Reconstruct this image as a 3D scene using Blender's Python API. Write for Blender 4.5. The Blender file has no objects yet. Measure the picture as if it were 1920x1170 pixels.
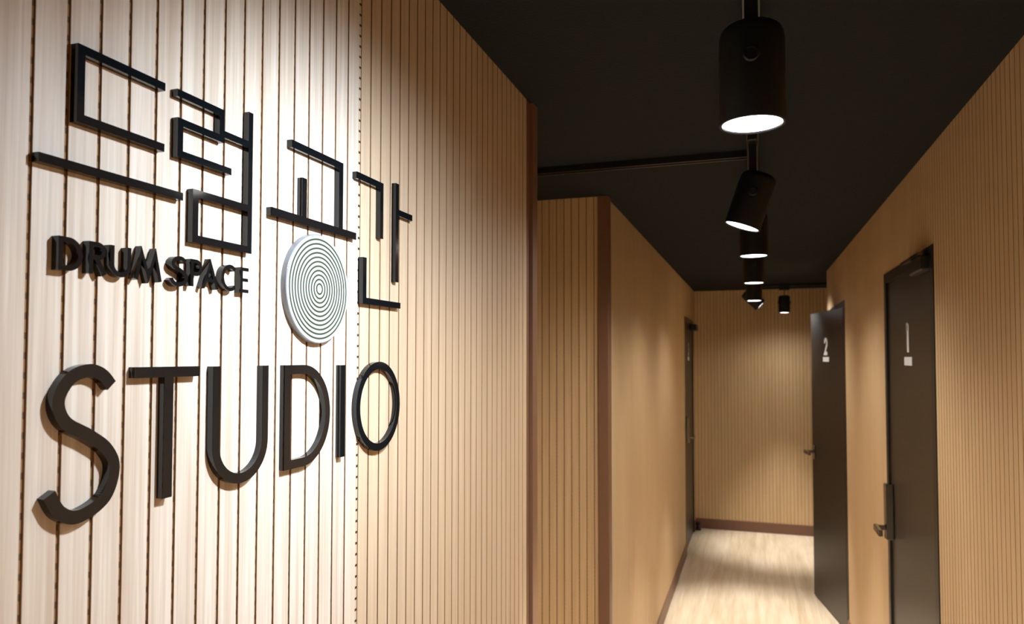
import bpy, bmesh, math, random
from mathutils import Matrix, Vector
random.seed(7)
S = bpy.context.scene
COL = S.collection
pi = math.pi

# ------------------------------------------------------------------ camera
HC = 1.7141                                   # camera height above the floor
yaw, pitch, roll = .3227, .0346, .001
fwd = Vector((-math.sin(yaw)*math.cos(pitch), math.cos(yaw)*math.cos(pitch), math.sin(pitch)))
r0 = Vector((math.cos(yaw), math.sin(yaw), 0)); u0 = r0.cross(fwd)
rt = r0*math.cos(roll)+u0*math.sin(roll); up = -r0*math.sin(roll)+u0*math.cos(roll)
cam = bpy.data.cameras.new('camera'); camo = bpy.data.objects.new('camera', cam); COL.objects.link(camo)
M = Matrix((rt, up, -fwd)).transposed().to_4x4(); M.translation = (0, 0, HC)
camo.matrix_world = M
cam.sensor_fit = 'HORIZONTAL'; cam.sensor_width = 36; cam.lens = 1360.04/1920*36
cam.shift_y = 36.96/1920; cam.clip_start = .02
cam.dof.use_dof = True; cam.dof.focus_distance = .95; cam.dof.aperture_fstop = 9
S.camera = camo

# ------------------------------------------------------------------ world, exposure, light levels
w = bpy.data.worlds.new('world'); S.world = w; w.use_nodes = True
w.node_tree.nodes['Background'].inputs[0].default_value = (.9, .85, .8, 1)
w.node_tree.nodes['Background'].inputs[1].default_value = .02
S.view_settings.view_transform = 'Standard'; S.view_settings.look = 'None'
S.view_settings.exposure = 0.0; S.view_settings.gamma = 1; S.view_settings.use_curve_mapping = False
SIGN_W, SIGN_COL = 56, (.82, .985, 1.20)       # the lamp over the sign
LAMP_W, CORE_W, LAMP_COL = 35, 205, (1.0, .98, .94)        # the other track lamps

# ------------------------------------------------------------------ materials
def mat(name): 
    m = bpy.data.materials.new(name); m.use_nodes = True
    return m, m.node_tree, m.node_tree.nodes['Principled BSDF']
def N(t, typ, **kw):
    n = t.nodes.new(typ)
    for k, v in kw.items(): setattr(n, k, v)
    return n
def plain(name, col, rough=.5, metal=0, spec=.5, bump=0, bscale=300):
    m, t, b = mat(name)
    b.inputs['Base Color'].default_value = (*col, 1); b.inputs['Roughness'].default_value = rough
    b.inputs['Metallic'].default_value = metal; b.inputs['Specular IOR Level'].default_value = spec
    if bump:
        g = N(t, 'ShaderNodeNewGeometry'); n = N(t, 'ShaderNodeTexNoise'); n.inputs['Scale'].default_value = bscale
        n.inputs['Detail'].default_value = 6
        bp = N(t, 'ShaderNodeBump'); bp.inputs['Strength'].default_value = bump; bp.inputs['Distance'].default_value = .002
        t.links.new(g.outputs['Position'], n.inputs['Vector']); t.links.new(n.outputs[0], bp.inputs['Height'])
        t.links.new(bp.outputs[0], b.inputs['Normal'])
    return m
def wood(name, c_lo, c_hi, scale=(90, 90, 2.2), rough=.5, big=(3, 3, .5), amt=.5, spec=.3):
    """streaky veneer: fine fibres along one axis over broad tonal drift"""
    m, t, b = mat(name)
    g = N(t, 'ShaderNodeNewGeometry')
    def noise(sc, detail, dist=0):
        mp = N(t, 'ShaderNodeVectorMath', operation='MULTIPLY'); mp.inputs[1].default_value = sc
        n = N(t, 'ShaderNodeTexNoise'); n.inputs['Scale'].default_value = 1; n.inputs['Detail'].default_value = detail
        n.inputs['Distortion'].default_value = dist
        t.links.new(g.outputs['Position'], mp.inputs[0]); t.links.new(mp.outputs[0], n.inputs['Vector'])
        return n.outputs[0]
    fine = noise((scale[0]*4, scale[1]*4, scale[2]*3), 3)
    mid = noise(scale, 4, .6); broad = noise(big, 2)
    def mix(a, bb, f):
        x = N(t, 'ShaderNodeMath', operation='MULTIPLY'); x.inputs[1].default_value = 1-f
        y = N(t, 'ShaderNodeMath', operation='MULTIPLY'); y.inputs[1].default_value = f
        s = N(t, 'ShaderNodeMath', operation='ADD')
        t.links.new(a, x.inputs[0]); t.links.new(bb, y.inputs[0]); t.links.new(x.outputs[0], s.inputs[0]); t.links.new(y.outputs[0], s.inputs[1])
        return s.outputs[0]
    v = mix(mix(mid, fine, .35), broad, .3)
    rp = N(t, 'ShaderNodeValToRGB')
    rp.color_ramp.elements[0].position = .5-amt*.4; rp.color_ramp.elements[0].color = (*c_lo, 1)
    rp.color_ramp.elements[1].position = .5+amt*.4; rp.color_ramp.elements[1].color = (*c_hi, 1)
    t.links.new(v, rp.inputs[0]); t.links.new(rp.outputs[0], b.inputs['Base Color'])
    b.inputs['Roughness'].default_value = rough; b.inputs['Specular IOR Level'].default_value = spec
    return m
def perforated(name, col, hole, frac):
    """groove bottom: board with a dark hole every 16 mm up the groove"""
    m, t, b = mat(name)
    g = N(t, 'ShaderNodeNewGeometry'); sx = N(t, 'ShaderNodeSeparateXYZ'); t.links.new(g.outputs['Position'], sx.inputs[0])
    d = N(t, 'ShaderNodeMath', operation='DIVIDE'); d.inputs[1].default_value = .016
    fr = N(t, 'ShaderNodeMath', operation='FRACT'); lt = N(t, 'ShaderNodeMath', operation='LESS_THAN'); lt.inputs[1].default_value = frac
    t.links.new(sx.outputs[2], d.inputs[0]); t.links.new(d.outputs[0], fr.inputs[0]); t.links.new(fr.outputs[0], lt.inputs[0])
    mx = N(t, 'ShaderNodeMix', data_type='RGBA'); mx.inputs[6].default_value = (*col, 1); mx.inputs[7].default_value = (*hole, 1)
    t.links.new(lt.outputs[0], mx.inputs[0]); t.links.new(mx.outputs[2], b.inputs['Base Color'])
    b.inputs['Roughness'].default_value = .8; b.inputs['Specular IOR Level'].default_value = .1
    return m
def emit(name, col, st):
    m, t, b = mat(name); b.inputs['Base Color'].default_value = (.8, .8, .8, 1)
    b.inputs['Emission Color'].default_value = (*col, 1); b.inputs['Emission Strength'].default_value = st
    return m
MAT = dict(
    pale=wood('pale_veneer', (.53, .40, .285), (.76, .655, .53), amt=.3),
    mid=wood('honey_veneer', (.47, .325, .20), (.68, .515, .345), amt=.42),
    wood=wood('oak_veneer', (.53, .352, .182), (.75, .54, .305)),
    groove=perforated('groove_board', (.33, .175, .075), (.15, .082, .04), .34),
    joint=perforated('joint_board', (.62, .47, .31), (.05, .03, .02), .22),
    trim=plain('brown_trim', (.20, .10, .055), .4, spec=.4),
    base=plain('brown_baseboard', (.19, .095, .06), .45, spec=.4),
    side=plain('board_edge', (.25, .14, .065), .8, spec=.1),
    floor=wood('pale_laminate', (.50, .365, .215), (.86, .725, .55), scale=(24, 1.1, 24), rough=.38, big=(5, 1.2, 5), amt=.5, spec=.4),
    ceil=plain('black_ceiling', (.012, .0145, .0155), .85, spec=.15, bump=1, bscale=140),
    door=plain('dark_bronze_steel', (.022, .0155, .0105), .36, spec=.5, bump=.15, bscale=900),
    frame=plain('black_steel', (.010, .010, .009), .4),
    white=plain('white_vinyl', (.80, .81, .84), .5),
    chrome=plain('brushed_steel', (.30, .29, .28), .2, metal=1),
    black=plain('black_powder_coat', (.006, .007, .007), .45, spec=.4),
    brass=plain('dull_brass', (.16, .12, .07), .4, metal=.6),
    letter=plain('black_acrylic', (.0045, .0055, .0062), .07, spec=.6),
    disc=plain('white_acrylic', (.45, .46, .43), .3),
    edge=plain('satin_silver', (.20, .21, .225), .25, spec=.6),
    ring=plain('olive_print', (.035, .05, .022), .45),
    lens=emit('lamp_lens', (.93, .97, 1.0), 9),
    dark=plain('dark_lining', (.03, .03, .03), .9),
)

# ------------------------------------------------------------------ helpers
def link(name, me, m=None, parent=None):
    o = bpy.data.objects.new(name, me); COL.objects.link(o)
    if m and me and not me.materials: me.materials.append(MAT[m])
    if parent: o.parent = parent
    return o
def tag(o, label, cat, group=None):
    o['label'] = label; o['category'] = cat
    if group: o['group'] = group
    return o
def struct(o): o['kind'] = 'structure'; return o
def stuff(o): o['kind'] = 'stuff'; return o
def empty(name, loc): 
    o = bpy.data.objects.new(name, None); COL.objects.link(o); o.location = loc; o.empty_display_size = .05; return o
def bm_mesh(bm, name, smooth=False):
    bmesh.ops.recalc_face_normals(bm, faces=bm.faces)
    me = bpy.data.meshes.new(name); bm.to_mesh(me); bm.free()
    if smooth:
        for p in me.polygons: p.use_smooth = True
        me.set_sharp_from_angle(angle=math.radians(35))
    return me
def add_box(bm, x0, x1, y0, y1, z0, z1):
    vs = [bm.verts.new(p) for p in ((x0,y0,z0),(x1,y0,z0),(x1,y1,z0),(x0,y1,z0),(x0,y0,z1),(x1,y0,z1),(x1,y1,z1),(x0,y1,z1))]
    for f in ((0,3,2,1),(4,5,6,7),(0,1,5,4),(1,2,6,5),(2,3,7,6),(3,0,4,7)): bm.faces.new([vs[i] for i in f])
def boxes(name, bl, bevel=0):
    bm = bmesh.new()
    for b in bl: add_box(bm, *b)
    if bevel: bmesh.ops.bevel(bm, geom=list(bm.edges), offset=bevel, segments=1, affect='EDGES')
    return bm_mesh(bm, name)
def lathe(name, prof, n=40, axis='z', smooth=True):
    """profile of (radius, height) turned about the axis; radius 0 closes the end"""
    bm = bmesh.new(); rings = []
    for r, h in prof:
        if r <= 1e-6: rings.append([bm.verts.new((0, 0, h))])
        else: rings.append([bm.verts.new((r*math.cos(2*pi*i/n), r*math.sin(2*pi*i/n), h)) for i in range(n)])
    for a, b in zip(rings, rings[1:]):
        for i in range(n):
            j = (i+1) % n
            if len(a) == 1: bm.faces.new((a[0], b[i], b[j]))
            elif len(b) == 1: bm.faces.new((a[i], a[j], b[0]))
            else: bm.faces.new((a[i], a[j], b[j], b[i]))
    me = bm_mesh(bm, name, smooth)
    if axis == 'y': me.transform(Matrix.Rotation(pi/2, 4, 'X'))
    if axis == 'x': me.transform(Matrix.Rotation(pi/2, 4, 'Y'))
    return me

# ------------------------------------------------------------------ the setting
A, B, C = .5537, .535, .5794         # left wall, right wall, far left wall: distance from the camera line
CEIL = HC+.6662
Y_BACK, Y_NEAR, Y_RET, Y_END = -1.5, 1.772, 2.952, 7.5576
Y_REND, X_L, X_R = 6.1, -2.2, 2.0
P, GW, T = .032, .003, .0017           # board pitch, groove width, board thickness
BB = .098                             # baseboard height

struct(link('floor', boxes('floor', [(X_L-.15, X_R+.15, Y_BACK-.15, Y_END+.15, -.1, 0)]), 'floor'))
struct(link('ceiling', boxes('ceiling', [(X_L-.15, X_R+.15, Y_BACK-.15, Y_END+.15, CEIL, CEIL+.1)]), 'ceil'))

def wall(name, bl, m='groove'): return struct(link(name, boxes(name, bl), m))
def plank_mesh(axis, sign, length, width=P-GW):
    """board with eased front edges; local origin at the foot, middle of its back"""
    h = width/2; c = .0004; t = T*sign
    prof = [(0, -h), (t-c*sign, -h), (t, -h+c), (t, h-c), (t-c*sign, h), (0, h)]
    bm = bmesh.new(); lo = []; hi = []
    for d, u in prof:
        q = (d, u) if axis == 'x' else (u, d)
        lo.append(bm.verts.new((*q, 0))); hi.append(bm.verts.new((*q, length)))
    n = len(prof)
    for i in range(n): bm.faces.new((lo[i], lo[(i+1) % n], hi[(i+1) % n], hi[i]))
    bm.faces.new(lo); bm.faces.new(hi)
    me = bm_mesh(bm, 'plank')
    for p in me.polygons:                      # cut edges show the darker core of the board
        if abs(p.normal[1 if axis == 'x' else 0]) > .5: p.material_index = 1
    return me
_pc = {}
def plank(parent, axis, sign, depth, u, z0, z1, m, width=P-GW):
    k = (axis, sign, round(z1-z0, 4), m, round(width, 4))
    if k not in _pc: _pc[k] = plank_mesh(axis, sign, z1-z0, width); _pc[k].materials.append(MAT[m]); _pc[k].materials.append(MAT['side'])
    o = bpy.data.objects.new('plank', _pc[k]); COL.objects.link(o); o.parent = parent
    o.location = (depth, u, z0) if axis == 'x' else (u, depth, z0)
    return o
def plank_field(parent, axis, sign, depth, spans, m, name='far_planks'):
    """distant boards: real grooves, joined into one part"""
    bm = bmesh.new(); h = (P-GW)/2
    for u, z0, z1 in spans:
        d0, d1 = sorted((depth, depth+T*sign))
        if axis == 'x': add_box(bm, d0, d1, u-h, u+h, z0, z1)
        else: add_box(bm, u-h, u+h, d0, d1, z0, z1)
    me = bm_mesh(bm, name); me.materials.append(MAT[m]); me.materials.append(MAT['side'])
    for p in me.polygons:
        if abs(p.normal[1 if axis == 'x' else 0]) > .5: p.material_index = 1
    return stuff(link(name, me, None, parent))

# near left wall, with the sign
wl = wall('wall_left', [(-A-.14, -A-T, Y_BACK, Y_NEAR+.03, 0, CEIL)])
k0 = int((Y_BACK-.4276)/P)
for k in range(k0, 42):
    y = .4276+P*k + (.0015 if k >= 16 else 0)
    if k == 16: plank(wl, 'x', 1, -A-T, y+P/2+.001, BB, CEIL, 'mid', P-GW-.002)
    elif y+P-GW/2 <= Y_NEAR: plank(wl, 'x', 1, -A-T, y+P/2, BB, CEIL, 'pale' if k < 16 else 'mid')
link('joint_strip', boxes('joint_strip', [(-A-T, -A-.0012, .9396-.0012, .9396+.0052, BB, CEIL)]), 'joint', wl)
struct(link('baseboard_left', boxes('baseboard_left', [(-A-T, -A+.006, Y_BACK, Y_NEAR, 0, BB)]), 'base'))
# brown corner bead at the end of the near wall: shadow gap then a raised post
bm = bmesh.new()
add_box(bm, -A-T, -A-.001, Y_NEAR, Y_NEAR+.03, 0, CEIL)
add_box(bm, -A-.02, -A+.008, Y_NEAR+.03, Y_NEAR+.072, 0, CEIL)
struct(link('trim_1', bm_mesh(bm, 'trim_1'), 'trim'))
# side passage on the left
wp = wall('wall_passage', [(X_L, -A-.14, Y_NEAR-.1, Y_NEAR+.066, 0, CEIL)], 'wood')
wq = wall('wall_passage_end', [(X_L-.1, X_L, Y_NEAR, Y_RET, 0, CEIL)], 'wood')
wr = wall('wall_return', [(X_L, -C-.002, Y_RET+T, Y_RET+.14, 0, CEIL)])
x = -.853
while x+P < -.612: x += P
x0 = x
for i in range(50):
    u = x0-P/2-P*i
    if u < X_L+.02: break
    plank(wr, 'y', -1, Y_RET+T, u, BB, CEIL, 'wood')
plank(wr, 'y', -1, Y_RET+T, x0+.009, BB, CEIL, 'wood', .015)
struct(link('baseboard_return', boxes('baseboard_return', [(X_L, -.611, Y_RET-.006, Y_RET+T, 0, BB)]), 'base'))
struct(link('trim_2', boxes('trim_2', [(-.611, -.566, Y_RET-.012, Y_RET+.05, 0, CEIL)], .003), 'trim'))

# far left wall with its door opening
D3a, D3b, DH = 6.50, 7.40, HC+.356
wf = wall('wall_far_left', [(-C-.14, -C-T, Y_RET+.05, D3a, 0, CEIL), (-C-.14, -C-T, D3b, Y_END, 0, CEIL), (-C-.14, -C-T, D3a, D3b, DH, CEIL)])
sp = []; y = Y_RET+.05+P/2
while y < Y_END-P/2:
    sp.append((y, DH if D3a-.5*P < y < D3b+.5*P else BB, CEIL)); y += P
plank_field(wf, 'x', 1, -C-T, sp, 'wood')
struct(link('baseboard_far_left', boxes('baseboard_far_left', [(-C-T, -C+.008, Y_RET+.05, D3a, 0, BB), (-C-T, -C+.008, D3b, Y_END, 0, BB)]), 'base'))

# end wall
we = wall('wall_end', [(-C-.14, X_R, Y_END+T, Y_END+.14, 0, CEIL)])
sp = []; x = -C+P/2
while x < X_R: sp.append((x, BB, CEIL)); x += P
plank_field(we, 'y', -1, Y_END+T, sp, 'wood')
struct(link('baseboard_end', boxes('baseboard_end', [(-C, X_R, Y_END-.008, Y_END+T, 0, BB)]), 'base'))

# right wall with two door openings
D1a, D1b, D2a, D2b = 2.567, 3.475, 4.945, 5.81
wg = wall('wall_right', [(B+T, B+.14, y0, y1, z0, CEIL) for y0, y1, z0 in
     ((Y_BACK, D1a, 0), (D1a, D1b, DH), (D1b, D2a, 0), (D2a, D2b, DH), (D2b, Y_REND, 0))])
y = D1a-P/2-.001
near = []
while y > Y_BACK: near.append(y); y -= P
for y in near: plank(wg, 'x', -1, B+T, y, BB, CEIL, 'wood')
sp = []; y = D1a+P/2
while y < Y_REND:
    z0 = BB
    for a_, b_ in ((D1a, D1b), (D2a, D2b)):
        if a_-.4*P < y < b_+.4*P: z0 = DH
    sp.append((y, z0, CEIL)); y += P
plank_field(wg, 'x', -1, B+T, sp, 'wood')
struct(link('baseboard_right', boxes('baseboard_right', [(B-.008, B+T, y0, y1, 0, BB) for y0, y1 in ((Y_BACK, D1a), (D1b, D2a), (D2b, Y_REND))]), 'base'))
wall('wall_right_turn', [(B+.14, X_R, Y_REND-.12, Y_REND, 0, CEIL)], 'wood')
wall('wall_right_turn_end', [(X_R, X_R+.1, Y_REND-.12, Y_END, 0, CEIL)], 'wood')
wall('wall_back', [(-A-.14, B+.14, Y_BACK-.1, Y_BACK, 0, CEIL)], 'wood')
# dark room behind the open door
wall('wall_room', [(B+.14, X_R, D2a-.25, D2a-.15, 0, CEIL), (X_R, X_R+.1, D2a-.25, Y_REND-.12, 0, CEIL)], 'dark')

# ------------------------------------------------------------------ doors
GLYPH = {   # strokes of the white door numbers, unit height
 '1': [[(-.24, .88), (.0, .90)], [(.0, 1.0), (.0, 0)]],
 '2': [[(-.26, .72), (-.25, .86), (-.13, .96), (.02, .97), (.17, .92), (.25, .78), (.2, .6), (-.25, .07), (.3, .07)]],
 '3': [[(-.24, .86), (-.1, .96), (.08, .96), (.22, .85), (.22, .68), (.1, .55), (-.05, .53), (.12, .5), (.26, .36), (.25, .18), (.1, .05), (-.1, .04), (-.26, .16)]],
}
def stroke(bm, pts, hw, d0, d1, closed=False, axis='yz'):
    """flat ribbon along a polyline, mitred, extruded from depth d0 to d1 along x"""
    n = len(pts); L = []; R = []
    hws = hw if isinstance(hw, (list, tuple)) else [hw]*n
    for i in range(n):
        p = Vector(pts[i])
        a = Vector(pts[i-1]) if (i > 0 or closed) else None
        b = Vector(pts[(i+1) % n]) if (i < n-1 or closed) else None
        if a is None: t = (b-p).normalized(); nn = Vector((-t.y, t.x)); s = 1
        elif b is None: t = (p-a).normalized(); nn = Vector((-t.y, t.x)); s = 1
        else:
            t1 = (p-a).normalized(); t2 = (b-p).normalized(); n1 = Vector((-t1.y, t1.x)); n2 = Vector((-t2.y, t2.x))
            nn = (n1+n2)
            nn = nn.normalized() if nn.length > 1e-6 else n1
            s = min(1/max(nn.dot(n1), .3), 2.5)
        L.append(p+nn*hws[i]*s); R.append(p-nn*hws[i]*s)
    V = [[bm.verts.new((d, q.x, q.y)) for q in side] for d in (d0, d1) for side in (L, R)]
    L0, R0, L1, R1 = V
    rng = range(n if closed else n-1)
    for i in rng:
        j = (i+1) % n
        for q in ((L1[i], L1[j], R1[j], R1[i]), (L0[i], R0[i], R0[j], L0[j]), (L0[i], L0[j], L1[j], L1[i]), (R0[i], R1[i], R1[j], R0[j])):
            bm.faces.new(q)
    if not closed:
        bm.faces.new((L0[0], L1[0], R1[0], R0[0])); bm.faces.new((L0[-1], R0[-1], R1[-1], L1[-1]))

def make_frame(name, xf, y0, y1, s, jamb=.045):
    """black steel frame in a wall; s = direction from wall into the corridor"""
    x0, x1 = sorted((xf+.003*s, xf-.12*s))
    st = link('door_frame', boxes(name, [(x0, x1, y0, y0+jamb, 0, DH), (x0, x1, y1-jamb, y1, 0, DH), (x0, x1, y0+jamb, y1-jamb, DH-.04, DH)]), 'frame')
    return st
def leaf_parts(root, W, H, num, hinge_low, s, lockbox):
    """leaf in local axes: x = thickness (face at x=0, s towards the corridor), y from hinge 0 to W*hinge_low"""
    e = hinge_low
    ya, yb = sorted((0, W*e))
    x0, x1 = sorted((0, -.04*s))
    link('leaf', boxes('leaf', [(x0, x1, ya, yb, .008, H)], .002), 'door', root)
    f = .0006*s
    # number
    bm = bmesh.new(); h = .105; zc = HC+.018
    yc = W*e*.505
    q = -1 if s < 0 else 1           # reading direction: on the right-hand wall +y is to the left
    for st_ in GLYPH[num]:
        stroke(bm, [(yc+q*px*h, zc+pz*h) for px, pz in st_], .016 if num == '1' else .0125, 0, f)
    nb = link('door_number', bm_mesh(bm, 'door_number'), 'white', root); nb['label'] = 'white number %s' % num
    link('name_plate', boxes('name_plate', [(*sorted((0, f*2)), yc-.068, yc+.068, HC-.031, HC+.001)]), 'white', root)['label'] = 'small white plate under the number'
    # lever handle with back plate
    yh = W*e-(.042 if lockbox else .065)*e
    zl = HC-(.712 if lockbox else .68)
    hd = link('handle', boxes('handle', [(*sorted((0, .034*s)), yh-.019, yh+.019, zl-.045, zl+.185)] if lockbox else
              [(*sorted((0, .012*s)), yh-.024, yh+.024, zl-.05, zl+.05)], .004), 'chrome', root)
    me = boxes('lever', [(*sorted((.02*s if lockbox else .01*s, .072*s)), yh-.011, yh+.011, zl-.008, zl+.012),
                         (*sorted((.058*s, .075*s)), *sorted((yh+.014*e, yh-.115*e)), zl-.012, zl+.014)], .003)
    link('lever', me, 'chrome', hd)
    return root
def closer(root, s, y0, y1, z):
    """overhead closer: body on the leaf, folded arm up to the frame"""
    b = link('door_closer', boxes('door_closer', [(*sorted((0, .032*s)), y0, y1, z-.055, z-.005)], .005), 'frame', root)
    bm = bmesh.new(); xm = .03*s
    add_box(bm, *sorted((xm-.006, xm+.006)), y0+.02, y1+.12, z-.004, z+.006)
    link('closer_arm', bm_mesh(bm, 'closer_arm'), 'chrome', b)
LH = HC+.315
# door 1: closed, right wall, hinged on the near side
r = empty('door_1', (B+.006, D1a+.047, 0)); struct(r)
r['label'] = 'dark brown steel door numbered 1 in the right wall'
leaf_parts(r, D1b-D1a-.094, LH, '1', 1, -1, True)
fr = make_frame('door_frame', 0, -.047, D1b-D1a-.047, -1); fr.parent = r; fr.location = (-.006, 0, 0)
closer(r, -1, .0, .2, LH+.02)
# door 2: standing ajar into the corridor
hx, hy = .530, 4.988; fx, fy = .391, 5.722
ang = math.atan2(-(fx-hx), fy-hy)
r = empty('door_2', (hx, hy, 0)); struct(r); r.rotation_euler.z = ang
r['label'] = 'dark brown steel door numbered 2 standing ajar into the corridor'
leaf_parts(r, math.hypot(fx-hx, fy-hy), LH, '2', 1, -1, False)
fr = make_frame('door_frame', B, D2a, D2b, -1, .04)
fr.parent = r; bpy.context.view_layer.update(); fr.matrix_parent_inverse = r.matrix_world.inverted()
# door 3: far end of the left wall
r = empty('door_3', (-C-.006, D3b-.047, 0)); struct(r)
r['label'] = 'dark brown steel door at the far end of the left wall'
leaf_parts(r, D3b-D3a-.094, LH, '3', -1, 1, True)
fr = make_frame('door_frame', 0, -(D3b-D3a-.047), .047, 1); fr.parent = r; fr.location = (.006, 0, 0)
b = link('door_closer', boxes('door_closer', [(0, .06, -.26, -.03, LH-.06, LH)], .005), 'black', r)
ds = empty('door_stop', (-C+.03, 7.47, 0))
tag(ds, 'small black rubber door stop on the floor beside the far left door', 'door stop')
link('stop_base', lathe('stop_base', [(0, 0), (.03, 0), (.03, .01), (.022, .016), (0, .016)], 20), 'black', ds)
link('stop_bumper', lathe('stop_bumper', [(0, .016), (.014, .016), (.014, .05), (.02, .052), (.02, .075), (.014, .08), (0, .08)], 20), 'black', ds)

# ------------------------------------------------------------------ lighting tracks
def track(name, axis, u0_, u1_, off, label):
    w_, h_ = .017, .020
    o = empty(name, (0, 0, CEIL)); tag(o, label, 'lighting track', 'black lighting tracks on the ceiling')
    def ch(l): 
        return [((*l_[:2], u0_, u1_, *l_[2:]) if axis == 'y' else (u0_, u1_, *l_)) for l_ in l]
    link('channel', boxes('channel', ch([(off-w_, off+w_, -.005, 0), (off-w_, off-w_+.003, -h_, -.005), (off+w_-.003, off+w_, -h_, -.005)])), 'black', o)
    link('lip', boxes('lip', ch([(off-w_, off-w_+.009, -h_-.002, -h_), (off+w_-.009, off+w_, -h_-.002, -h_)])), 'frame', o)
    return o
track('lighting_track', 'y', -1.2, 6.6, 0, 'long black lighting track running down the middle of the corridor ceiling')
track('lighting_track', 'x', X_L, -.017, 2.45, 'black lighting track branching off into the side passage')
track('lighting_track', 'x', .02, 1.6, 7.02, 'black lighting track across the ceiling before the end wall')

# ------------------------------------------------------------------ track lamps
R_L, TOP, PIV, LEN = .0505, .063, -.204, .094    # radius, pivot to top, pivot below ceiling, pivot to mouth
def make_lamp():
    me = {}
    me['track_adapter'] = boxes('track_adapter', [(-.0135, .0135, -.045, .045, -.058, -.020)], .003)
    me['bracket'] = boxes('bracket', [(-.0105, .0105, -.004, .004, PIV+TOP-.02, -.058), (-.0105, .0105, .0, .016, PIV+TOP+.004, PIV+TOP+.012)])
    me['bracket_edge'] = boxes('bracket_edge', [(-.0150, -.0135, -.004, .004, PIV+TOP+.004, -.05), (.0135, .0150, -.004, .004, PIV+TOP+.004, -.05)])
    prof = [(0, TOP), (.032, TOP), (.040, TOP-.002), (.046, TOP-.007), (R_L-.001, TOP-.015), (R_L, TOP-.024), (R_L, -LEN), (R_L-.002, -LEN-.001), (R_L-.004, -LEN), (R_L-.006, -LEN+.010)]
    me['body'] = lathe('body', prof, 56)
    me['lens'] = lathe('lens', [(0, -LEN+.002), (R_L-.005, -LEN+.002), (R_L-.005, -LEN+.006), (0, -LEN+.006)], 48, smooth=False)
    bm = bmesh.new()
    me['knob'] = lathe('knob', [(0, 0), (.0125, 0), (.0125, .004), (.0105, .006), (.0095, .006), (.0085, .003), (0, .003)], 28)
    bm.free()
    return me
LM = make_lamp()
def lamp(x, y, tilt, label, watt, col, cone, blend=.75, turn=0, core=1, lift=0):
    r = empty('track_lamp', (x, y, CEIL)); r.rotation_euler.z = turn
    tag(r, label, 'track lamp', 'black cylinder track lamps')
    link('track_adapter', LM['track_adapter'], 'black', r); br = link('bracket', LM['bracket'], 'black', r)
    link('bracket_edge', LM['bracket_edge'], 'brass', br)
    b = link('body', LM['body'], 'black', r); b.location = (0, 0, PIV+lift); b.rotation_euler = (0, tilt, 0)
    link('lens', LM['lens'], 'lens', b)
    for s in (-1, 1):
        k = link('knob', LM['knob'], 'black', b); k.rotation_euler = (pi/2*-s, 0, 0) if s > 0 else (pi/2, 0, 0)
        k.location = (0, s*(R_L-.001), 0)
    ld = bpy.data.lights.new('lamp_beam', 'SPOT'); ld.energy = watt; ld.color = col; ld.spot_size = math.radians(cone); ld.spot_blend = blend
    ld.shadow_soft_size = .03
    lo = bpy.data.objects.new('lamp_beam', ld); COL.objects.link(lo); lo.parent = b; lo.location = (0, 0, -LEN-.004)
    if core:                                   # the concentrated middle of the reflector's beam
        lc = bpy.data.lights.new('lamp_core', 'SPOT'); lc.energy = CORE_W*core; lc.color = col; lc.spot_size = math.radians(50); lc.spot_blend = .85
        lc.shadow_soft_size = .03
        lo = bpy.data.objects.new('lamp_core', lc); COL.objects.link(lo); lo.parent = b; lo.location = (0, 0, -LEN-.005)
    return r
lamp(0, .69, math.radians(40), 'track lamp just overhead, tilted at the sign on the left wall', SIGN_W, SIGN_COL, 130, 1.0, turn=math.radians(-20), core=0)
lamp(0, -.45, 0, 'added fill lamp on the track behind the viewer, unseen, straight down over the near end', LAMP_W, LAMP_COL, 160, 1.0)  # unseen lamp, added to bring more bounce light to the upper walls
lamp(.0, 1.20, 0, 'nearest and largest black track lamp, hanging straight down', LAMP_W, LAMP_COL, 160, 1.0)
lamp(.0, 2.17, math.radians(19), 'second track lamp, tilted to the left beside the branching track', LAMP_W, LAMP_COL, 160, 1.0)
lamp(.0, 2.78, 0, 'third track lamp, straight down, behind the one tilted left', LAMP_W, LAMP_COL, 160, 1.0)
lamp(.0, 3.80, 0, 'fourth track lamp, straight down, midway along the corridor', LAMP_W, LAMP_COL, 160, 1.0)
lamp(.0, 5.00, 0, 'fifth track lamp, straight down, just before the sharply tilted one', LAMP_W, LAMP_COL, 160, 1.0)
lamp(-.02, 5.90, math.radians(-46), 'farthest lamp of the long track, tilted sharply to the right', LAMP_W, LAMP_COL, 110)
lamp(.26, 7.02, 0, 'small lone track lamp hanging before the end wall', LAMP_W*.7, LAMP_COL, 160, 1.0, turn=pi/2, lift=.035)

# ------------------------------------------------------------------ the sign (positions in mm along the wall and relative to eye height)
DEP = .0079
SX = -A
def sign_obj(name, bm, label, cat='letter', group=None):
    me = bm_mesh(bm, name)
    ys = [v.co.y for v in me.vertices]; zs = [v.co.z for v in me.vertices]
    o = Vector((0, (min(ys)+max(ys))/2, min(zs)))
    me.transform(Matrix.Translation(-o))
    ob = link(name, me, 'letter'); ob.location = o + Vector((SX, 0, HC))
    return tag(ob, label, cat, group)
def rects(bm, rs):
    for y0, y1, z0, z1 in rs: add_box(bm, 0, DEP, y0*.001, y1*.001, z0*.001, z1*.001)
G1 = 'black geometric characters of the top row'
def hangul(label, rs):
    bm = bmesh.new(); rects(bm, rs); return sign_obj('sign_character', bm, label, 'sign character', G1)
hangul('square black bracket open to the right, top left of the sign',
       [(462, 469.5, 200, 268), (469.5, 559, 260.2, 268), (469.5, 559, 200, 207.8)])
hangul('long thin black bar under the square bracket, leftmost on the wall', [(428.5, 584.5, 157.3, 165)])
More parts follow.
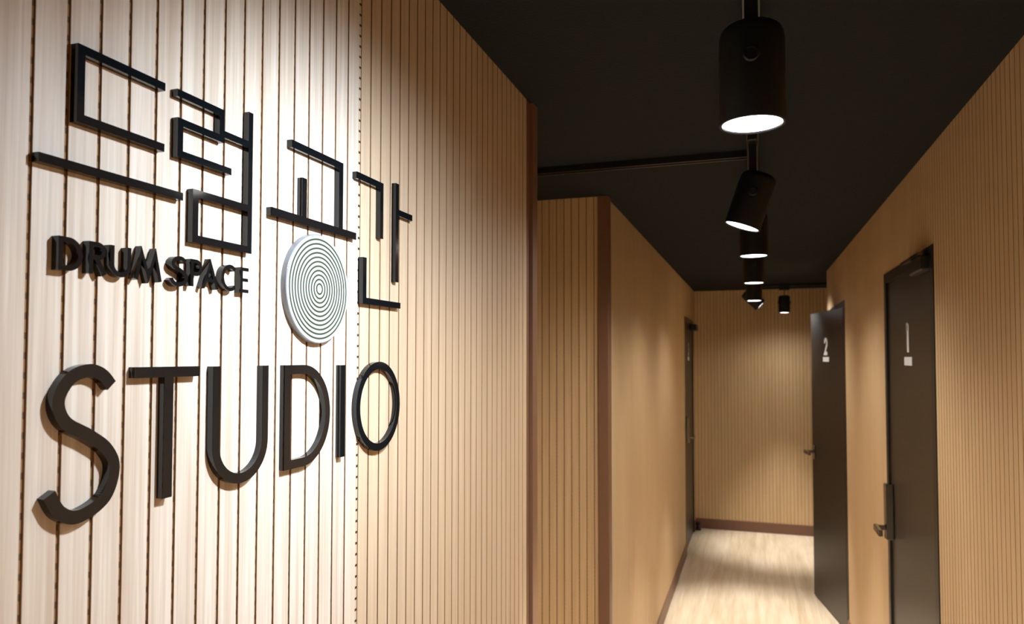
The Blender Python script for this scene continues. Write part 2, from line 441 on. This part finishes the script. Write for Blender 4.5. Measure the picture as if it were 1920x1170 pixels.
hangul('zigzag black character joined to a tall stroke and small box', [
    (575, 643, 261, 268.5), (635.5, 643, 240, 261), (576, 643, 232.3, 240), (576, 583.3, 207.3, 232.3), (576, 655, 200, 207.3),
    (643, 683, 238.5, 246), (683, 690.5, 117.5, 280), (598, 683, 164.8, 172.6), (598, 606, 125.3, 164.8), (598, 683, 117.5, 125.3)])
hangul('black hook and upright on a wide bar above the striped disc', [
    (764.5, 884, 261.8, 271.5), (873.5, 884, 179, 261.8), (787.5, 797.5, 179, 229), (726, 920, 169, 179)])
hangul('small black hook right of the wide bar', [(921, 1000.5, 259.5, 269.5), (990.5, 1000.5, 182.5, 259.5)])
hangul('tall thin black upright with a short arm to the right', [(1041.5, 1052, 120, 280), (1052, 1101, 228.5, 238.5)])
hangul('black right-angle character right of the striped disc', [(940, 950.5, 78, 147), (950.5, 1060, 78, 87.5)])

def arc(cx, cz, rx, rz, a0, a1, n):
    return [(cx+rx*math.cos(math.radians(a0+(a1-a0)*i/n)), cz+rz*math.sin(math.radians(a0+(a1-a0)*i/n))) for i in range(n+1)]
def smooth(pts, n=8):
    out = []
    P_ = [pts[0]]+list(pts)+[pts[-1]]
    for i in range(1, len(P_)-2):
        p0, p1, p2, p3 = P_[i-1:i+3]
        for j in range(n):
            t = j/n
            out.append(tuple(.5*((2*p1[k])+(-p0[k]+p2[k])*t+(2*p0[k]-5*p1[k]+4*p2[k]-p3[k])*t*t+(-p0[k]+3*p1[k]-3*p2[k]+p3[k])*t**3) for k in (0, 1)))
    return out+[pts[-1]]
def letter(label, strokes, group, rs=()):
    bm = bmesh.new(); rects(bm, rs)
    for i, (pts, wdt, cl) in enumerate(strokes):
        stroke(bm, [(y*.001, z*.001) for y, z in pts], wdt*.0005, 0, DEP-i*.00006, cl)
    return sign_obj('sign_letter', bm, label, 'letter', group)
G2, G3 = 'large black letters of the bottom row', 'small thick black letters of the middle row'
SP = [(503.2, -26), (493.5, -16.2), (479.5, -12.3), (462, -18.5), (451.3, -36.5), (458, -55), (481, -68.5), (499.5, -82), (508, -100), (499, -124.5), (473, -136), (455, -129.5), (445, -113)]
letter('large curved black letter S, first of the bottom row', [(smooth(SP), 11.4, False)], G2)
letter('large black letter T beside the curved S', [], G2, [(529, 611.5, -20.3, -10), (564.5, 576.2, -138, -20.3)])
letter('large black letter U with a round bottom', [([(636.7, -10.5), (636.7, -96)]+arc(677.6, -96, 40.9, 39.6, 180, 360, 26)[1:-1]+[(718.5, -96), (718.5, -10.5)], 11.2, False)], G2)
letter('large black letter D under the striped disc', [([(762, -16.2)]+[(795, -16.2)]+arc(795, -75, 55.5, 58.8, 90, -90, 30)[1:-1]+[(795, -133.8), (762, -133.8)], 11.2, True)], G2)
letter('straight black letter I between the D and the O', [], G2, [(882.5, 894, -139.5, -11.8)])
letter('large round black letter O, last of the bottom row', [(arc(992, -75.5, 62.2, 62.2, 0, 360, 64)[:-1], 11.2, True)], G2)

sw = 4.4
letter('small black letter D, first of the middle row', [([(450.2, 98)]+[(457, 98)]+arc(457, 86, 12, 12, 90, -90, 18)[1:-1]+[(457, 74), (450.2, 74)], sw, True)], G3)
letter('small black letter R with a slanted leg', [([(479.2, 72), (479.2, 98)]+[(486, 98)]+arc(486, 92.3, 6.3, 5.7, 90, -90, 12)[1:-1]+[(486, 86.6), (481.5, 86.6)], sw, False), ([(484.6, 86.6), (493.3, 72)], sw+.6, False)], G3)
letter('small black letter U between the R and the M', [([(501.2, 100), (501.2, 83)]+arc(510.5, 83, 9.3, 9, 180, 360, 16)[1:-1]+[(519.8, 83), (519.8, 100)], sw, False)], G3)
letter('small black letter M with splayed legs', [([(528, 72), (534, 98.5), (542.3, 75), (550.6, 98.5), (556.6, 72)], sw, False)], G3)
letter('small curved black letter S starting the second word', [(smooth([(571+(y-445)*.315, 100.5+(z+12)*.2145-2) for y, z in SP]), 4.2, False)], G3)
letter('small black letter P after the curved S', [([(598.7, 72), (598.7, 98)]+[(604.5, 98)]+arc(604.5, 91.5, 6.6, 6.5, 90, -90, 12)[1:-1]+[(604.5, 85), (601, 85)], 4.0, False)], G3)
letter('small pointed black letter A', [([(615, 72), (625, 98.5), (635.5, 72)], 4.0, False), ([(618.6, 80.5), (632.2, 80.5)], 3.6, False)], G3)
letter('small round black letter C', [(arc(655.5, 86.3, 11.7, 12.6, 48, 312, 26), 4.0, False)], G3)
letter('small black letter E, last of the middle row', [], G3, [(672.3, 676.3, 72, 100.3), (676.3, 686, 96.5, 100.3), (676.3, 685, 84.6, 88.2), (676.3, 686, 72, 75.8)])

# striped disc
dk = empty('sign_disc', (SX, .8274, HC+.0894-.072))
tag(dk, 'round white disc with thin green concentric rings on the wall', 'sign disc')
RD = .072
me = lathe('disc_body', [(0, 0), (RD, 0), (RD, DEP-.0004), (RD-.0006, DEP), (0, DEP)], 96); me.transform(Matrix.Rotation(pi/2, 4, 'Y'))
o = link('disc_body', me, 'edge', dk); o.location = (0, 0, RD)
me = lathe('disc_face', [(0, 0), (RD-.0011, 0), (RD-.0011, .0003), (0, .0003)], 96, smooth=False); me.transform(Matrix.Rotation(pi/2, 4, 'Y'))
o = link('disc_face', me, 'disc', dk); o.location = (DEP, 0, RD)
for i in range(11):
    rr = .0067+.00588*i; th = .00112
    me = lathe('ring', [(rr-th, 0), (rr+th, 0), (rr+th, .0003), (rr-th, .0003), (rr-th, 0)], 80, smooth=False); me.transform(Matrix.Rotation(pi/2, 4, 'Y'))
    o = link('ring', me, 'ring', dk); o.location = (DEP+.0003, 0, RD)
